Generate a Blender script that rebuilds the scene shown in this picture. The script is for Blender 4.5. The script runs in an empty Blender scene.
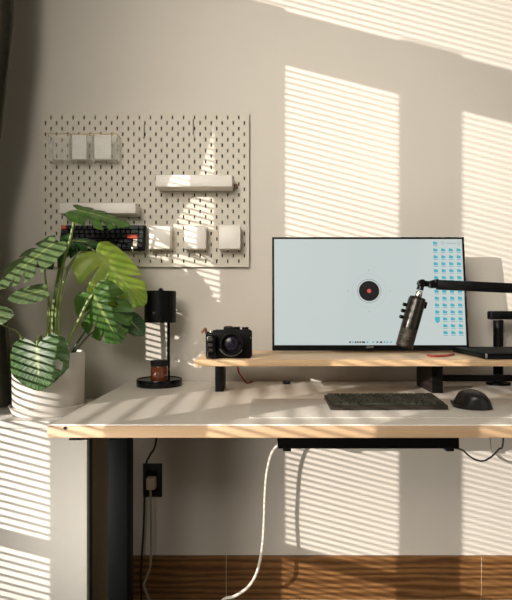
import bpy, bmesh, math, random
from mathutils import Vector, Matrix
random.seed(7)
PI = math.pi
sc = bpy.context.scene
COL = sc.collection
F = 534.0; DW = 1.95; CZ = 1.055            # focal in pixels, distance camera-wall, camera height

def P(px, py, D):                           # a point of the place seen at this pixel, at depth D
    return Vector(((px-265)*D/F, D-DW, CZ-(py-310)*D/F))

# ------------------------------------------------------------------ materials
def nodes(name):
    m = bpy.data.materials.new(name); m.use_nodes = True
    nt = m.node_tree
    return m, nt, nt.nodes['Principled BSDF'], nt.nodes, nt.links

def mat(name, col, rough=.5, metal=0, var=.06, scale=30, bump=0, bscale=200, coat=0, spec=.5):
    m, nt, b, N, L = nodes(name)
    tc = N.new('ShaderNodeTexCoord')
    no = N.new('ShaderNodeTexNoise'); no.inputs['Scale'].default_value = scale; no.inputs['Detail'].default_value = 3
    L.new(tc.outputs['Object'], no.inputs['Vector'])
    cr = N.new('ShaderNodeValToRGB')
    cr.color_ramp.elements[0].position = .3; cr.color_ramp.elements[1].position = .7
    cr.color_ramp.elements[0].color = (*[max(0, c*(1-var)) for c in col], 1)
    cr.color_ramp.elements[1].color = (*[min(1, c*(1+var)) for c in col], 1)
    L.new(no.outputs['Fac'], cr.inputs['Fac']); L.new(cr.outputs['Color'], b.inputs['Base Color'])
    b.inputs['Roughness'].default_value = rough; b.inputs['Metallic'].default_value = metal
    b.inputs['Coat Weight'].default_value = coat; b.inputs['Specular IOR Level'].default_value = spec
    if bump:
        n2 = N.new('ShaderNodeTexNoise'); n2.inputs['Scale'].default_value = bscale; n2.inputs['Detail'].default_value = 4
        L.new(tc.outputs['Object'], n2.inputs['Vector'])
        bp = N.new('ShaderNodeBump'); bp.inputs['Strength'].default_value = bump; bp.inputs['Distance'].default_value = .002
        L.new(n2.outputs['Fac'], bp.inputs['Height']); L.new(bp.outputs['Normal'], b.inputs['Normal'])
    return m

def wood(name, c0, c1, stretch, dist=1.5, rough=.45, wscale=6.0, bands='Z', spec=.5):
    m, nt, b, N, L = nodes(name)
    tc = N.new('ShaderNodeTexCoord'); mp = N.new('ShaderNodeMapping'); mp.inputs['Scale'].default_value = stretch
    L.new(tc.outputs['Object'], mp.inputs['Vector'])
    w = N.new('ShaderNodeTexWave'); w.bands_direction = bands; w.inputs['Scale'].default_value = wscale
    w.inputs['Distortion'].default_value = dist; w.inputs['Detail'].default_value = 4; w.inputs['Detail Scale'].default_value = 1.5
    L.new(mp.outputs['Vector'], w.inputs['Vector'])
    no = N.new('ShaderNodeTexNoise'); no.inputs['Scale'].default_value = 14; no.inputs['Detail'].default_value = 6
    L.new(mp.outputs['Vector'], no.inputs['Vector'])
    mx = N.new('ShaderNodeMix'); mx.data_type = 'FLOAT'; mx.inputs['Factor'].default_value = .5
    L.new(w.outputs['Fac'], mx.inputs[2]); L.new(no.outputs['Fac'], mx.inputs[3])
    cr = N.new('ShaderNodeValToRGB'); cr.color_ramp.elements[0].color = (*c0, 1); cr.color_ramp.elements[1].color = (*c1, 1)
    cr.color_ramp.elements[0].position = .25; cr.color_ramp.elements[1].position = .75
    L.new(mx.outputs[0], cr.inputs['Fac']); L.new(cr.outputs['Color'], b.inputs['Base Color'])
    b.inputs['Roughness'].default_value = rough; b.inputs['Specular IOR Level'].default_value = spec
    return m

def emis(name, col, s, rough=.25):
    m, nt, b, N, L = nodes(name)
    no = N.new('ShaderNodeTexNoise'); no.inputs['Scale'].default_value = 2.0
    tc = N.new('ShaderNodeTexCoord'); L.new(tc.outputs['Object'], no.inputs['Vector'])
    cr = N.new('ShaderNodeValToRGB')
    cr.color_ramp.elements[0].color = (*[c*.97 for c in col], 1); cr.color_ramp.elements[1].color = (*col, 1)
    L.new(no.outputs['Fac'], cr.inputs['Fac']); L.new(cr.outputs['Color'], b.inputs['Emission Color'])
    b.inputs['Base Color'].default_value = (.02, .02, .02, 1); b.inputs['Roughness'].default_value = rough
    b.inputs['Specular IOR Level'].default_value = .2
    b.inputs['Emission Strength'].default_value = s
    return m

def clear(name, col=(.95, .96, .93), a=.22, rough=.08):
    m, nt, b, N, L = nodes(name)
    b.inputs['Base Color'].default_value = (*col, 1); b.inputs['Roughness'].default_value = rough
    tr = N.new('ShaderNodeBsdfTransparent'); mx = N.new('ShaderNodeMixShader')
    lw = N.new('ShaderNodeLayerWeight'); lw.inputs['Blend'].default_value = .25
    mr = N.new('ShaderNodeMapRange'); mr.inputs['To Min'].default_value = a; mr.inputs['To Max'].default_value = min(1, a+.45)
    L.new(lw.outputs['Facing'], mr.inputs['Value']); L.new(mr.outputs['Result'], mx.inputs['Fac'])
    L.new(tr.outputs[0], mx.inputs[1]); L.new(b.outputs[0], mx.inputs[2])
    L.new(mx.outputs[0], N['Material Output'].inputs['Surface'])
    return m

def leafmat(name, c0, c1, trans):
    m, nt, b, N, L = nodes(name)
    at = N.new('ShaderNodeAttribute'); at.attribute_name = 'vein'
    tc = N.new('ShaderNodeTexCoord'); no = N.new('ShaderNodeTexNoise'); no.inputs['Scale'].default_value = 18
    L.new(tc.outputs['Object'], no.inputs['Vector'])
    cr = N.new('ShaderNodeValToRGB'); cr.color_ramp.elements[0].color = (*c0, 1); cr.color_ramp.elements[1].color = (*c1, 1)
    cr.color_ramp.elements[0].position = .35; cr.color_ramp.elements[1].position = .65
    L.new(no.outputs['Fac'], cr.inputs['Fac'])
    mx = N.new('ShaderNodeMix'); mx.data_type = 'RGBA'
    L.new(at.outputs['Fac'], mx.inputs[0]); L.new(cr.outputs['Color'], mx.inputs[6]); mx.inputs[7].default_value = (.42, .52, .16, 1)
    L.new(mx.outputs[2], b.inputs['Base Color']); b.inputs['Roughness'].default_value = .40
    tl = N.new('ShaderNodeBsdfTranslucent'); ms = N.new('ShaderNodeMixShader'); ms.inputs[0].default_value = trans
    hs = N.new('ShaderNodeHueSaturation'); hs.inputs['Value'].default_value = 1.9; hs.inputs['Hue'].default_value = .475
    L.new(mx.outputs[2], hs.inputs['Color']); L.new(hs.outputs['Color'], tl.inputs['Color'])
    L.new(b.outputs[0], ms.inputs[1]); L.new(tl.outputs[0], ms.inputs[2])
    L.new(ms.outputs[0], N['Material Output'].inputs['Surface'])
    return m

M = dict(
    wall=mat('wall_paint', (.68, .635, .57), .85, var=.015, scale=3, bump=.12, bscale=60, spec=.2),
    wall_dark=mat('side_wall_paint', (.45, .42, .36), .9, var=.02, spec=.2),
    floor=wood('floor_wood', (.022, .011, .005), (.055, .028, .012), (.8, 6, 1), 3, .4, bands='Y'),
    ceil=mat('ceiling_paint', (.8, .78, .74), .9, var=.01),
    base=wood('baseboard_wood', (.11, .048, .017), (.27, .130, .046), (1.5, 1, 11), 7.0, .38, 1.2),
    grout=mat('light_joint', (.62, .45, .28), .8),
    desk_top=mat('white_laminate', (.86, .81, .73), .38, var=.01, scale=8),
    desk_edge=wood('birch_edge', (.48, .315, .185), (.62, .43, .265), (2, 2, 30), .6, .5, 4),
    shelf=wood('light_oak', (.52, .335, .185), (.70, .49, .29), (1.2, 6, 14), 2.0, .42, 4),
    black=mat('black_powder_coat', (.0028, .0028, .0028), .45, spec=.16, var=.1, bump=.05, bscale=600),
    steel=mat('dark_steel', (.004, .0055, .006), .6, spec=.12, var=.1, bump=.05, bscale=500),
    black_gloss=mat('black_gloss', (.003, .003, .0033), .22, var=.05, spec=.3),
    grey_dark=mat('dark_grey_side', (.028, .022, .017), .5, var=.1, spec=.3),
    white=mat('white_lacquer', (.82, .80, .76), .5, var=.01, bump=.04, bscale=120),
    gap=mat('dark_gap_shade', (.035, .036, .024), .7),  # painted shade for the door gap and the pegboard slots
    beige=mat('beige_board', (.30, .235, .15), .7, var=.04),
    pot=mat('white_ceramic', (.84, .80, .74), .35, var=.01, coat=.2),
    soil=mat('dark_soil', (.03, .02, .012), .95, var=.5, scale=120, bump=.8, bscale=150),
    peg=mat('pegboard_white', (.66, .615, .53), .6, var=.015, spec=.3),
    white_plastic=mat('white_plastic', (.84, .80, .73), .45, var=.015, coat=.1),
    card=mat('white_card', (.84, .82, .78), .8, var=.01, scale=20),
    brass=mat('brass_wire', (.55, .40, .18), .35, .9),
    chrome=mat('bare_metal', (.75, .73, .68), .25, 1.0),
    clear=clear('clear_acrylic', (.90, .90, .84), .13),
    key_dark=mat('dark_keycap', (.007, .008, .011), .5, spec=.3, var=.2),
    key_green=mat('dark_green_keycap', (.014, .026, .022), .5, var=.2),
    key_red=mat('red_keycap', (.55, .075, .035), .5, var=.05),
    key_white=mat('white_keycap', (.80, .72, .62), .5, var=.05),
    felt=mat('charcoal_keycap', (.026, .026, .019), .6, spec=.3, var=.5, scale=260, bump=.9, bscale=320),
    mouse=mat('graphite_rubber', (.012, .012, .012), .34, spec=.4, var=.12, scale=60),
    mat_=mat('pale_felt', (.66, .62, .56), .9, var=.04, scale=200, bump=.3, bscale=700),
    amber=mat('amber_glass', (.16, .045, .018), .15, var=.15, scale=15, coat=.3),
    rubber=mat('black_rubber', (.005, .005, .005), .7, spec=.3),
    lens=mat('lens_glass', (.010, .008, .014), .22, spec=.4),
    leather=mat('brown_leather', (.20, .085, .035), .6),
    grille=mat('mic_grille', (.026, .019, .011), .38, .4, var=.5, scale=350, bump=.9, bscale=420),
    micbody=mat('mic_body', (.020, .017, .013), .22, .4, var=.1),
    screen=emis('screen_wallpaper', (.57, .64, .625), .93),
    icon=emis('screen_icon_blue', (.045, .42, .50), .95),
    faint=emis('screen_faint_mark', (.36, .46, .48), .9),
    scr_black=emis('screen_black', (.002, .002, .003), 1),
    scr_red=emis('screen_red', (.62, .10, .07), .9),
    scr_ring=emis('screen_ring', (.33, .37, .37), .9),
    logo=mat('grey_print', (.35, .35, .35), .5),
    wcable=mat('white_braid', (.74, .70, .62), .7, var=.25, scale=260),
    gcable=mat('grey_cable', (.28, .25, .19), .7),
    bcable=mat('black_cable', (.012, .012, .012), .5),
    rcable=mat('red_cable', (.34, .035, .02), .5),
    outlet=mat('black_faceplate', (.014, .014, .011), .4),
    plug=mat('ivory_plug', (.45, .40, .30), .5),
    curtain=mat('dark_olive_cloth', (.10, .095, .066), .9, var=.15, scale=60, bump=.3, bscale=500),
    blind=mat('white_slat', (.75, .72, .66), .6),
    frame=mat('window_frame_paint', (.5, .47, .42), .6),
    leaf_shaded=leafmat('monstera_leaf_shaded', (.020, .062, .020), (.036, .10, .032), .22),  # darker copy of the leaf green, shade painted into the colour
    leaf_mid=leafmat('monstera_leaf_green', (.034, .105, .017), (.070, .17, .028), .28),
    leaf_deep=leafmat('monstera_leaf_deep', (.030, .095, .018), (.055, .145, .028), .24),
    leaf_sunlit=leafmat('monstera_leaf_sunlit', (.20, .35, .040), (.33, .46, .065), .40),  # brighter copy of the leaf green, sunlight painted into the colour
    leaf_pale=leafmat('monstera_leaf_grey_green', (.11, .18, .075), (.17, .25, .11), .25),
    stem=mat('pale_green_stalk', (.22, .29, .09), .45, var=.2, scale=40),
    stem_dark=mat('dark_green_stalk', (.05, .085, .025), .5, var=.2, scale=40),
)

# ------------------------------------------------------------------ mesh helpers
def xform(verts, mtx):
    if mtx is not None:
        for v in verts: v.co = mtx @ v.co

def box(bm, x0, x1, y0, y1, z0, z1, bev=0, seg=2, mtx=None, mi=0):
    vs = [bm.verts.new((x, y, z)) for x in (x0, x1) for y in (y0, y1) for z in (z0, z1)]
    q = [(0, 1, 3, 2), (4, 6, 7, 5), (0, 4, 5, 1), (2, 3, 7, 6), (0, 2, 6, 4), (1, 5, 7, 3)]
    fs = [bm.faces.new([vs[i] for i in f]) for f in q]
    for f in fs: f.material_index = mi
    if bev:
        es = list({e for f in fs for e in f.edges})
        r = bmesh.ops.bevel(bm, geom=es, offset=bev, segments=seg, profile=.5, affect='EDGES')
        vs = list({v for f in r['faces'] for v in f.verts} | {v for v in vs if v.is_valid})
        for f in r['faces']: f.material_index = mi
    xform(vs, mtx)
    return vs

def prism(bm, pts, h, mtx=None, bev=0):
    """polygon pts in XY, extruded 0..h in Z, then transformed"""
    lo = [bm.verts.new((p[0], p[1], 0)) for p in pts]; hi = [bm.verts.new((p[0], p[1], h)) for p in pts]
    n = len(pts); fs = [bm.faces.new(lo[::-1]), bm.faces.new(hi)]
    for i in range(n): fs.append(bm.faces.new((lo[i], lo[(i+1) % n], hi[(i+1) % n], hi[i])))
    vs = lo+hi
    if bev:
        es = list(set(fs[0].edges) | set(fs[1].edges))
        r = bmesh.ops.bevel(bm, geom=es, offset=bev, segments=2, profile=.5, affect='EDGES')
        vs = list({v for f in r['faces'] for v in f.verts} | {v for v in vs if v.is_valid})
    xform(vs, mtx)

def lathe(bm, prof, n=40, mtx=None, cap=True):
    """prof: (r,z) list revolved about Z"""
    rings = []
    allv = []
    for r, z in prof:
        if r < 1e-6:
            v = bm.verts.new((0, 0, z)); rings.append([v]); allv.append(v)
        else:
            rg = [bm.verts.new((r*math.cos(2*PI*i/n), r*math.sin(2*PI*i/n), z)) for i in range(n)]
            rings.append(rg); allv += rg
    for a, b in zip(rings, rings[1:]):
        if len(a) == 1 and len(b) == 1: continue
        for i in range(n):
            j = (i+1) % n
            if len(a) == 1: bm.faces.new((a[0], b[j], b[i]))
            elif len(b) == 1: bm.faces.new((a[i], a[j], b[0]))
            else: bm.faces.new((a[i], a[j], b[j], b[i]))
    if cap:
        if len(rings[0]) > 1: bm.faces.new(rings[0][::-1])
        if len(rings[-1]) > 1: bm.faces.new(rings[-1])
    xform(allv, mtx)

def spline(pts, k=8):
    pts = [Vector(p) for p in pts]
    e = [pts[0]*2-pts[1]] + pts + [pts[-1]*2-pts[-2]]
    out = []
    for i in range(1, len(e)-2):
        a, b, c, d = e[i-1], e[i], e[i+1], e[i+2]
        for s in range(k):
            t = s/k
            out.append(.5*((2*b)+(c-a)*t+(2*a-5*b+4*c-d)*t*t+(3*b-a-3*c+d)*t**3))
    out.append(pts[-1]); return out

def tube(bm, pts, r, n=8, r1=None, smooth=True, k=8):
    pts = spline(pts, k) if smooth else [Vector(p) for p in pts]
    if r1 is None: r1 = r
    up = Vector((0.13, .31, .94)); rings = []
    m = len(pts)
    for i, p in enumerate(pts):
        t = (pts[min(i+1, m-1)]-pts[max(i-1, 0)]).normalized()
        s = t.cross(up)
        if s.length < .05: s = t.cross(Vector((1, 0, 0)))
        s.normalize(); u = s.cross(t).normalized()
        rr = r+(r1-r)*i/(m-1)
        rings.append([bm.verts.new(p+s*rr*math.cos(2*PI*j/n)+u*rr*math.sin(2*PI*j/n)) for j in range(n)])
    for a, b in zip(rings, rings[1:]):
        for i in range(n): bm.faces.new((a[i], a[(i+1) % n], b[(i+1) % n], b[i]))
    bm.faces.new(rings[0][::-1]); bm.faces.new(rings[-1])

def T(x=0, y=0, z=0, rx=0, ry=0, rz=0):
    return Matrix.Translation((x, y, z)) @ Matrix.Rotation(rz, 4, 'Z') @ Matrix.Rotation(ry, 4, 'Y') @ Matrix.Rotation(rx, 4, 'X')

def origin(o):
    v = Vector((0, 0, 0))
    while o: v += o.location; o = o.parent
    return v

def obj(name, bm, mats, parent=None, loc=None, sm=40):
    """links a bmesh (given in world coordinates) as one mesh object"""
    bmesh.ops.recalc_face_normals(bm, faces=bm.faces)
    off = origin(parent) if parent else Vector(loc or (0, 0, 0))
    for v in bm.verts: v.co -= off
    me = bpy.data.meshes.new(name); bm.to_mesh(me); bm.free()
    for m in (mats if isinstance(mats, (list, tuple)) else [mats]): me.materials.append(m)
    if sm:
        for p in me.polygons: p.use_smooth = True
        me.set_sharp_from_angle(angle=math.radians(sm))
    o = bpy.data.objects.new(name, me); COL.objects.link(o)
    if parent: o.parent = parent
    else: o.location = off
    return o

def thing(name, label, cat, loc=(0, 0, 0), group=None):
    o = bpy.data.objects.new(name, None); COL.objects.link(o); o.location = loc; o.empty_display_size = .05
    o['label'] = label; o['category'] = cat
    if group: o['group'] = group
    return o

def tag(o, label, cat, group=None):
    o['label'] = label; o['category'] = cat
    if group: o['group'] = group
    return o

def struct(name, bm, m, loc=None, sm=40):
    o = obj(name, bm, m, None, loc, sm); o['kind'] = 'structure'; return o

def dup(root, delta, label):
    r = root.copy(); COL.objects.link(r); r.location = root.location+Vector(delta); r['label'] = label
    for ch in list(root.children):
        c = ch.copy(); COL.objects.link(c); c.parent = r
        for g in list(ch.children):
            d = g.copy(); COL.objects.link(d); d.parent = c
    return r

def B(): return bmesh.new()

# ------------------------------------------------------------------ room
XL = -1.05
bm = B(); box(bm, XL-.15, 2.4, 0, .12, 0, 3.2); struct('wall_back', bm, M['wall'])
bm = B(); box(bm, XL-.15, 2.4, -4.5, 0, -.1, 0); struct('floor', bm, M['floor'])
bm = B(); box(bm, XL-.15, 2.4, -4.5, .12, 3.2, 3.3); struct('ceiling', bm, M['ceil'])
# window wall on the left with four tall lights and a transom
W0, W1 = XL-.02, XL
bm = B()
for a, b in ((-.535, 0), (-.979, -.787), (-1.542, -1.355), (-2.08, -1.89)):
    box(bm, W0, W1, a, b, 0, 2.45 if a < -.6 else 3.2)
box(bm, W0, W1, -4.5, -2.44, 0, 3.2)
box(bm, W0, W1, -2.44, -.20, 0, .15)
box(bm, W0, W1, -2.44, -.20, 2.262, 2.437)
box(bm, W0, W1, -2.44, -.20, 2.95, 3.2); box(bm, W0, W1, -.787, -.535, 2.45, 2.95)
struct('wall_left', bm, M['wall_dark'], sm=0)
for i, (a, b) in enumerate(((-.787, -.535), (-1.355, -.979), (-1.89, -1.542), (-2.44, -2.08))):
    bm = B()
    box(bm, W0+.004, W0+.016, a, b, .452, .497)
    box(bm, W0+.004, W0+.016, a, b, 2.25, 2.262); box(bm, W0+.004, W0+.016, a, b, .15, .16)
    struct('window_%d' % (i+1), bm, M['frame'], sm=0)
# blind outside the glass line
bm = B(); pitch = .0214
R = math.radians(5)
z = .16
while z < 2.95:
    c, s = math.cos(R)*.0107, math.sin(R)*.0107
    xm = W0-.03
    a = [bm.verts.new(p) for p in ((xm-c, -2.5, z-s), (xm+c, -2.5, z+s), (xm+c, -.15, z+s), (xm-c, -.15, z-s))]
    bm.faces.new(a); z += pitch
bl = obj('venetian_blind', bm, M['blind'], sm=0)
bl['kind'] = 'structure'

# wood look baseboard with pale joints
bm = B()
for a, b in ((XL, -.142), (-.1395, .7840), (.7865, 2.4)):
    box(bm, a, b, -.012, 0, .003, .160, .0008, 1)
struct('baseboard_back', bm, M['base'])
bm = B(); box(bm, XL, 2.4, -.0105, 0, .0, .158); struct('trim_1', bm, M['grout'])

# ------------------------------------------------------------------ curtain by the window corner
cu = thing('curtain', 'dark olive cloth curtain gathered at the waist at the left wall edge', 'curtain', (-.93, -.19, .735))
bm = B()
prof = [(2.9, -.812), (2.0, -.828), (1.65, -.868), (1.45, -.915), (1.22, -.925), (1.10, -.890), (1.0, -.850), (.737, -.828)]
def edge(z):
    for (z0, x0), (z1, x1) in zip(prof, prof[1:]):
        if z <= z0 and z >= z1: return x1+(x0-x1)*(z-z1)/(z0-z1)
    return prof[-1][1]
nz, nx = 50, 60
g = []
for j in range(nz+1):
    zz = .737+(2.9-.737)*j/nz; xe = edge(zz)
    g.append([bm.verts.new((-1.04+(xe+1.04)*i/nx, -.188+.024*math.sin(i/nx*PI*9.0+.6)+.008*math.sin(i*.9+zz*2), zz)) for i in range(nx+1)])
for j in range(nz):
    for i in range(nx): bm.faces.new((g[j][i], g[j][i+1], g[j+1][i+1], g[j+1][i]))
obj('folds', bm, M['curtain'], cu, sm=80)
bm = B()      # the half drawn across the window, tied back to the corner
line = [(2.9, -.79), (2.10, -.785), (2.03, -.76), (1.85, -.717), (1.67, -.675), (1.52, -.60), (1.42, -.50), (1.34, -.36), (1.28, -.27)]
prev = None
for zz, ye in line:
    row = [bm.verts.new((-1.02+.02*math.sin(i*1.2), -.19+(ye+.19)*i/16, zz)) for i in range(17)]
    if prev:
        for i in range(16): bm.faces.new((prev[i], prev[i+1], row[i+1], row[i]))
    prev = row
obj('swag', bm, M['curtain'], cu, sm=80)

# ------------------------------------------------------------------ cabinet under the plant
CT = .733
cb = thing('side_cabinet', 'low white cabinet against the wall left of the desk, under the plant', 'cabinet', (-.78, -.2, 0))
xr = P(87, 0, 1.55).x
bm = B(); box(bm, -1.045, xr-.004, -.345, -.014, 0.0, CT-.022, .002); obj('carcass', bm, M['beige'], cb)
bm = B(); box(bm, -1.045, xr-.002, -.378, -.345, .012, CT-.022, 0); obj('door_shadow_gap', bm, M['gap'], cb)  # dark block painted as the shadow gap behind the door
bm = B(); box(bm, -1.045, xr, -.400, -.378, .008, CT-.022, .002); obj('door', bm, M['white'], cb)
bm = B(); box(bm, -1.045, xr+.001, -.402, -.002, CT-.021, CT, .003); obj('top_panel', bm, M['white'], cb)

# ------------------------------------------------------------------ desk
DZ = .796
dk = thing('standing_desk', 'white topped desk with pale wood edge and black steel legs', 'desk', (.26, -.37, 0))
DX0, DX1, DY0, DY1 = -.493, 1.10, -.742, -.012
bm = B(); box(bm, DX0+.001, DX1-.001, DY0+.0015, DY1, DZ-.004, DZ, .001, 1); obj('tabletop', bm, M['desk_top'], dk)
bm = B(); box(bm, DX0, DX1, DY0, DY1, DZ-.0305, DZ-.004, .0015, 2); obj('wood_edge', bm, M['desk_edge'], dk)
for xx in (-.456, .86):
    bm = B(); box(bm, xx, xx+.057, -.40, -.33, .03, .68, .004); leg = obj('leg', bm, M['steel'], dk)
    bm = B(); box(bm, xx-.004, xx+.061, -.64, -.15, .0, .03, .004); obj('foot', bm, M['steel'], leg)
    bm = B()   # support arm that tapers toward the front
    prism(bm, [(-.70, DZ-.0305), (-.70, DZ-.046), (-.52, DZ-.085), (-.10, DZ-.085), (-.06, DZ-.0305)], .024,
          Matrix(((0, 0, 1, xx-.003), (1, 0, 0, 0), (0, 1, 0, 0), (0, 0, 0, 1))))
    obj('support_arm', bm, M['black'], leg)
bm = B(); box(bm, -.40, .86, -.40, -.36, DZ-.085, DZ-.045, .003); obj('crossbar', bm, M['black'], dk)
bm = B(); lathe(bm, [(.0035, 0), (.0035, .002)], 12, T(P(65, 0, 1.208).x, DY0-.0005, P(0, 428, 1.208).z, rx=PI/2)); obj('edge_screw', bm, M['rubber'], dk)

# cable basket under the desk rear
ct = thing('cable_tray', 'long black metal cable tray hung beneath the desktop', 'cable tray', (.34, -.17, .76))
tx0, tx1 = P(278, 0, 1.72).x, P(459, 0, 1.72).x
tzb = P(0, 448.5, 1.72).z
bm = B()
box(bm, tx0, tx1, -.232, -.229, tzb, DZ-.036, .001, 1); box(bm, tx0, tx1, -.113, -.110, tzb, DZ-.036, .001, 1)
box(bm, tx0, tx1, -.232, -.110, tzb, tzb+.003, .001, 1)
obj('basket', bm, M['black'], ct)
for a in (tx0+.016, tx1-.043):
    bm = B(); box(bm, a, a+.026, -.236, -.10, tzb-.008, tzb+.002, .002); obj('clamp_foot', bm, M['black'], ct)
    bm = B(); box(bm, a, a+.026, -.228, -.114, DZ-.040, DZ-.0308, .001); obj('mounting_strap', bm, M['black'], ct)

# ------------------------------------------------------------------ monitor riser shelf
SZ = .917; ST = .0185
rs = thing('desk_shelf', 'pale wood monitor shelf on black legs across the desk', 'desk shelf', (.27, -.30, DZ))
sx0, sx1, sy0, sy1 = P(194.5, 0, 1.49).x, .93, -.468, -.112
pts = [(sx0, sy0+.01), (sx0+.01, sy0), (sx1, sy0), (sx1, sy1), (sx0+.01, sy1), (sx0, sy1-.01)]
bm = B(); prism(bm, pts, ST, T(0, 0, SZ-ST), .0025); obj('plank', bm, M['shelf'], rs)
bm = B(); box(bm, P(215, 0, 1.69).x, P(223.5, 0, 1.69).x, -.26, -.16, DZ, SZ-ST, .0015); obj('leg', bm, M['black'], rs)
lx0, lx1 = P(432.5, 0, 1.66).x, P(443, 0, 1.66).x
for dx in (0, .345):
    bm = B(); box(bm, lx0+dx, lx1+dx, -.29, -.116, DZ, SZ-ST, .0015); lg = obj('leg', bm, M['black'], rs)
    bm = B(); box(bm, lx0+dx-.0012, lx0+dx+.0005, -.286, -.120, DZ+.004, SZ-ST-.002); obj('lit_side_face', bm, M['grey_dark'], lg)  # thin lighter sheet, paints the lit left face of the black leg
bm = B(); box(bm, lx1, lx0+.345, -.20, -.175, P(0, 381.5, 1.75).z, P(0, 375.5, 1.75).z, .001); obj('cross_rail', bm, M['black'], rs)

# ------------------------------------------------------------------ monitor
MD = 1.754
mc = P(369.2, 293.2, MD)
tilt = math.radians(6.8)
mw, mh = .637, .376
MT = T(mc.x, mc.y, mc.z, rx=-tilt)             # local: x right, y away, z up
mo = thing('monitor', 'wide black framed desktop monitor showing a pale blue screen', 'monitor', (mc.x, mc.y, SZ))
bm = B(); box(bm, -mw/2, mw/2, .004, .022, -mh/2, mh/2, .003, 2, MT); box(bm, -.20, .20, .022, .045, -.12, .10, .008, 2, MT); obj('housing', bm, M['black'], mo)
bz, bt, bb = .0068, .0065, .0175
bm = B()
for a in ((-mw/2, -mw/2+bz, -mh/2, mh/2), (mw/2-bz, mw/2, -mh/2, mh/2), (-mw/2, mw/2, mh/2-bt, mh/2), (-mw/2, mw/2, -mh/2, -mh/2+bb)):
    box(bm, a[0], a[1], -.003, .004, a[2], a[3], .0008, 1, MT)
obj('bezel', bm, M['black_gloss'], mo)
bm = B(); sxl, sxr, szb, szt = -mw/2+bz, mw/2-bz, -mh/2+bb, mh/2-bt
box(bm, sxl, sxr, -.0005, .004, szb, szt, 0, 1, MT); scr = obj('screen', bm, M['screen'], mo)
def sp(px, py):       # place on the screen, local x,z
    d = Vector(((px-265)/F, 1, -(py-310)/F)); o = Vector((0, -DW, CZ)); n = MT.to_3x3() @ Vector((0, 1, 0))
    h = MT.inverted() @ (o+d*((mc-o).dot(n)/d.dot(n)))
    return h.x, h.z
def disc(bm, cx, cz, r0, r1, n=48, y=-.0012):
    lo = [bm.verts.new(MT @ Vector((cx+r1*math.cos(2*PI*i/n), y, cz+r1*math.sin(2*PI*i/n)))) for i in range(n)]
    if r0 <= 0: bm.faces.new(lo); return
    li = [bm.verts.new(MT @ Vector((cx+r0*math.cos(2*PI*i/n), y, cz+r0*math.sin(2*PI*i/n)))) for i in range(n)]
    for i in range(n): bm.faces.new((lo[i], lo[(i+1) % n], li[(i+1) % n], li[i]))
def rect(bm, cx, cz, w, h, y=-.0012):
    bm.faces.new([bm.verts.new(MT @ Vector((cx+a*w/2, y, cz+b*h/2))) for a, b in ((-1, -1), (1, -1), (1, 1), (-1, 1))])
k = MD/F
ex, ez = sp(369, 291)
bm = B(); disc(bm, ex, ez, 0, 10.2*k, y=-.0014); obj('emblem_disc', bm, M['scr_black'], scr, sm=0)
bm = B(); disc(bm, ex, ez, 0, 2.1*k, y=-.0017); obj('emblem_dot', bm, M['scr_red'], scr, sm=0)
bm = B(); disc(bm, ex, ez, 11.5*k, 12.1*k)
for i in range(44):
    a = 2*PI*i/44; disc(bm, ex+17*k*math.cos(a), ez+17*k*math.sin(a), 0, .30*k, 6)
for a in (0, PI/2, PI, 1.5*PI):
    disc(bm, ex+21*k*math.cos(a), ez+21*k*math.sin(a), 0, .55*k, 8)
obj('emblem_ring', bm, M['scr_ring'], scr, sm=0)
bm = B()
for r in range(14):
    for c in range(4):
        x, zz = sp(435.0+7.72*c+.21*r, 243.2+6.88*r)
        if r == 0 and c > 0: continue
        if c == 0 and r > 11: continue
        if c == 0 and r == 11:
            rect(bm, x, zz, 4.8*k, 3.8*k)
            bm.faces.new([bm.verts.new(MT @ Vector((x+a*k, -.0012, zz+b*k))) for a, b in ((-2.4, -2.0), (0, -4.6), (2.4, -2.0))])
        else:
            rect(bm, x, zz-.2*k, 4.1*k, 2.5*k); rect(bm, x-.9*k, zz+1.35*k, 1.9*k, .7*k)
        rect(bm, x+.2*k, zz-2.6*k, 4.4*k, .55*k)
obj('desktop_icons', bm, M['icon'], scr, sm=0)
bm = B()
x, zz = sp(442.5, 243.3); disc(bm, x, zz, 1.2*k, 1.8*k, 16)
for cx, w in ((448, 2.6), (451.5, 2.4), (454.5, 1.8)):
    x, zz = sp(cx, 243.4); rect(bm, x, zz, w*k, 1.2*k)
x, zz = sp(458.8, 243.3); disc(bm, x, zz, 1.2*k, 1.8*k, 16)
obj('clock_text', bm, M['faint'], scr, sm=0)
for grp, mm in (((350,), 'scr_black'), ((355.5, 357.8, 360.2, 362.6, 364.2), 'scr_black'), ((377.2, 380.6, 381.4), 'scr_black'), ((352.6,), 'icon'), ((367.4,), 'icon'), ((373,), 'icon'), ((384.5, 387.5, 391), 'icon')):
    bm = B()
    for cx in grp:
        x, zz = sp(cx, 342.2); rect(bm, x, zz, 1.5*k, 1.6*k)
    obj('dock_icons', bm, M[mm], scr, sm=0)
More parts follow.
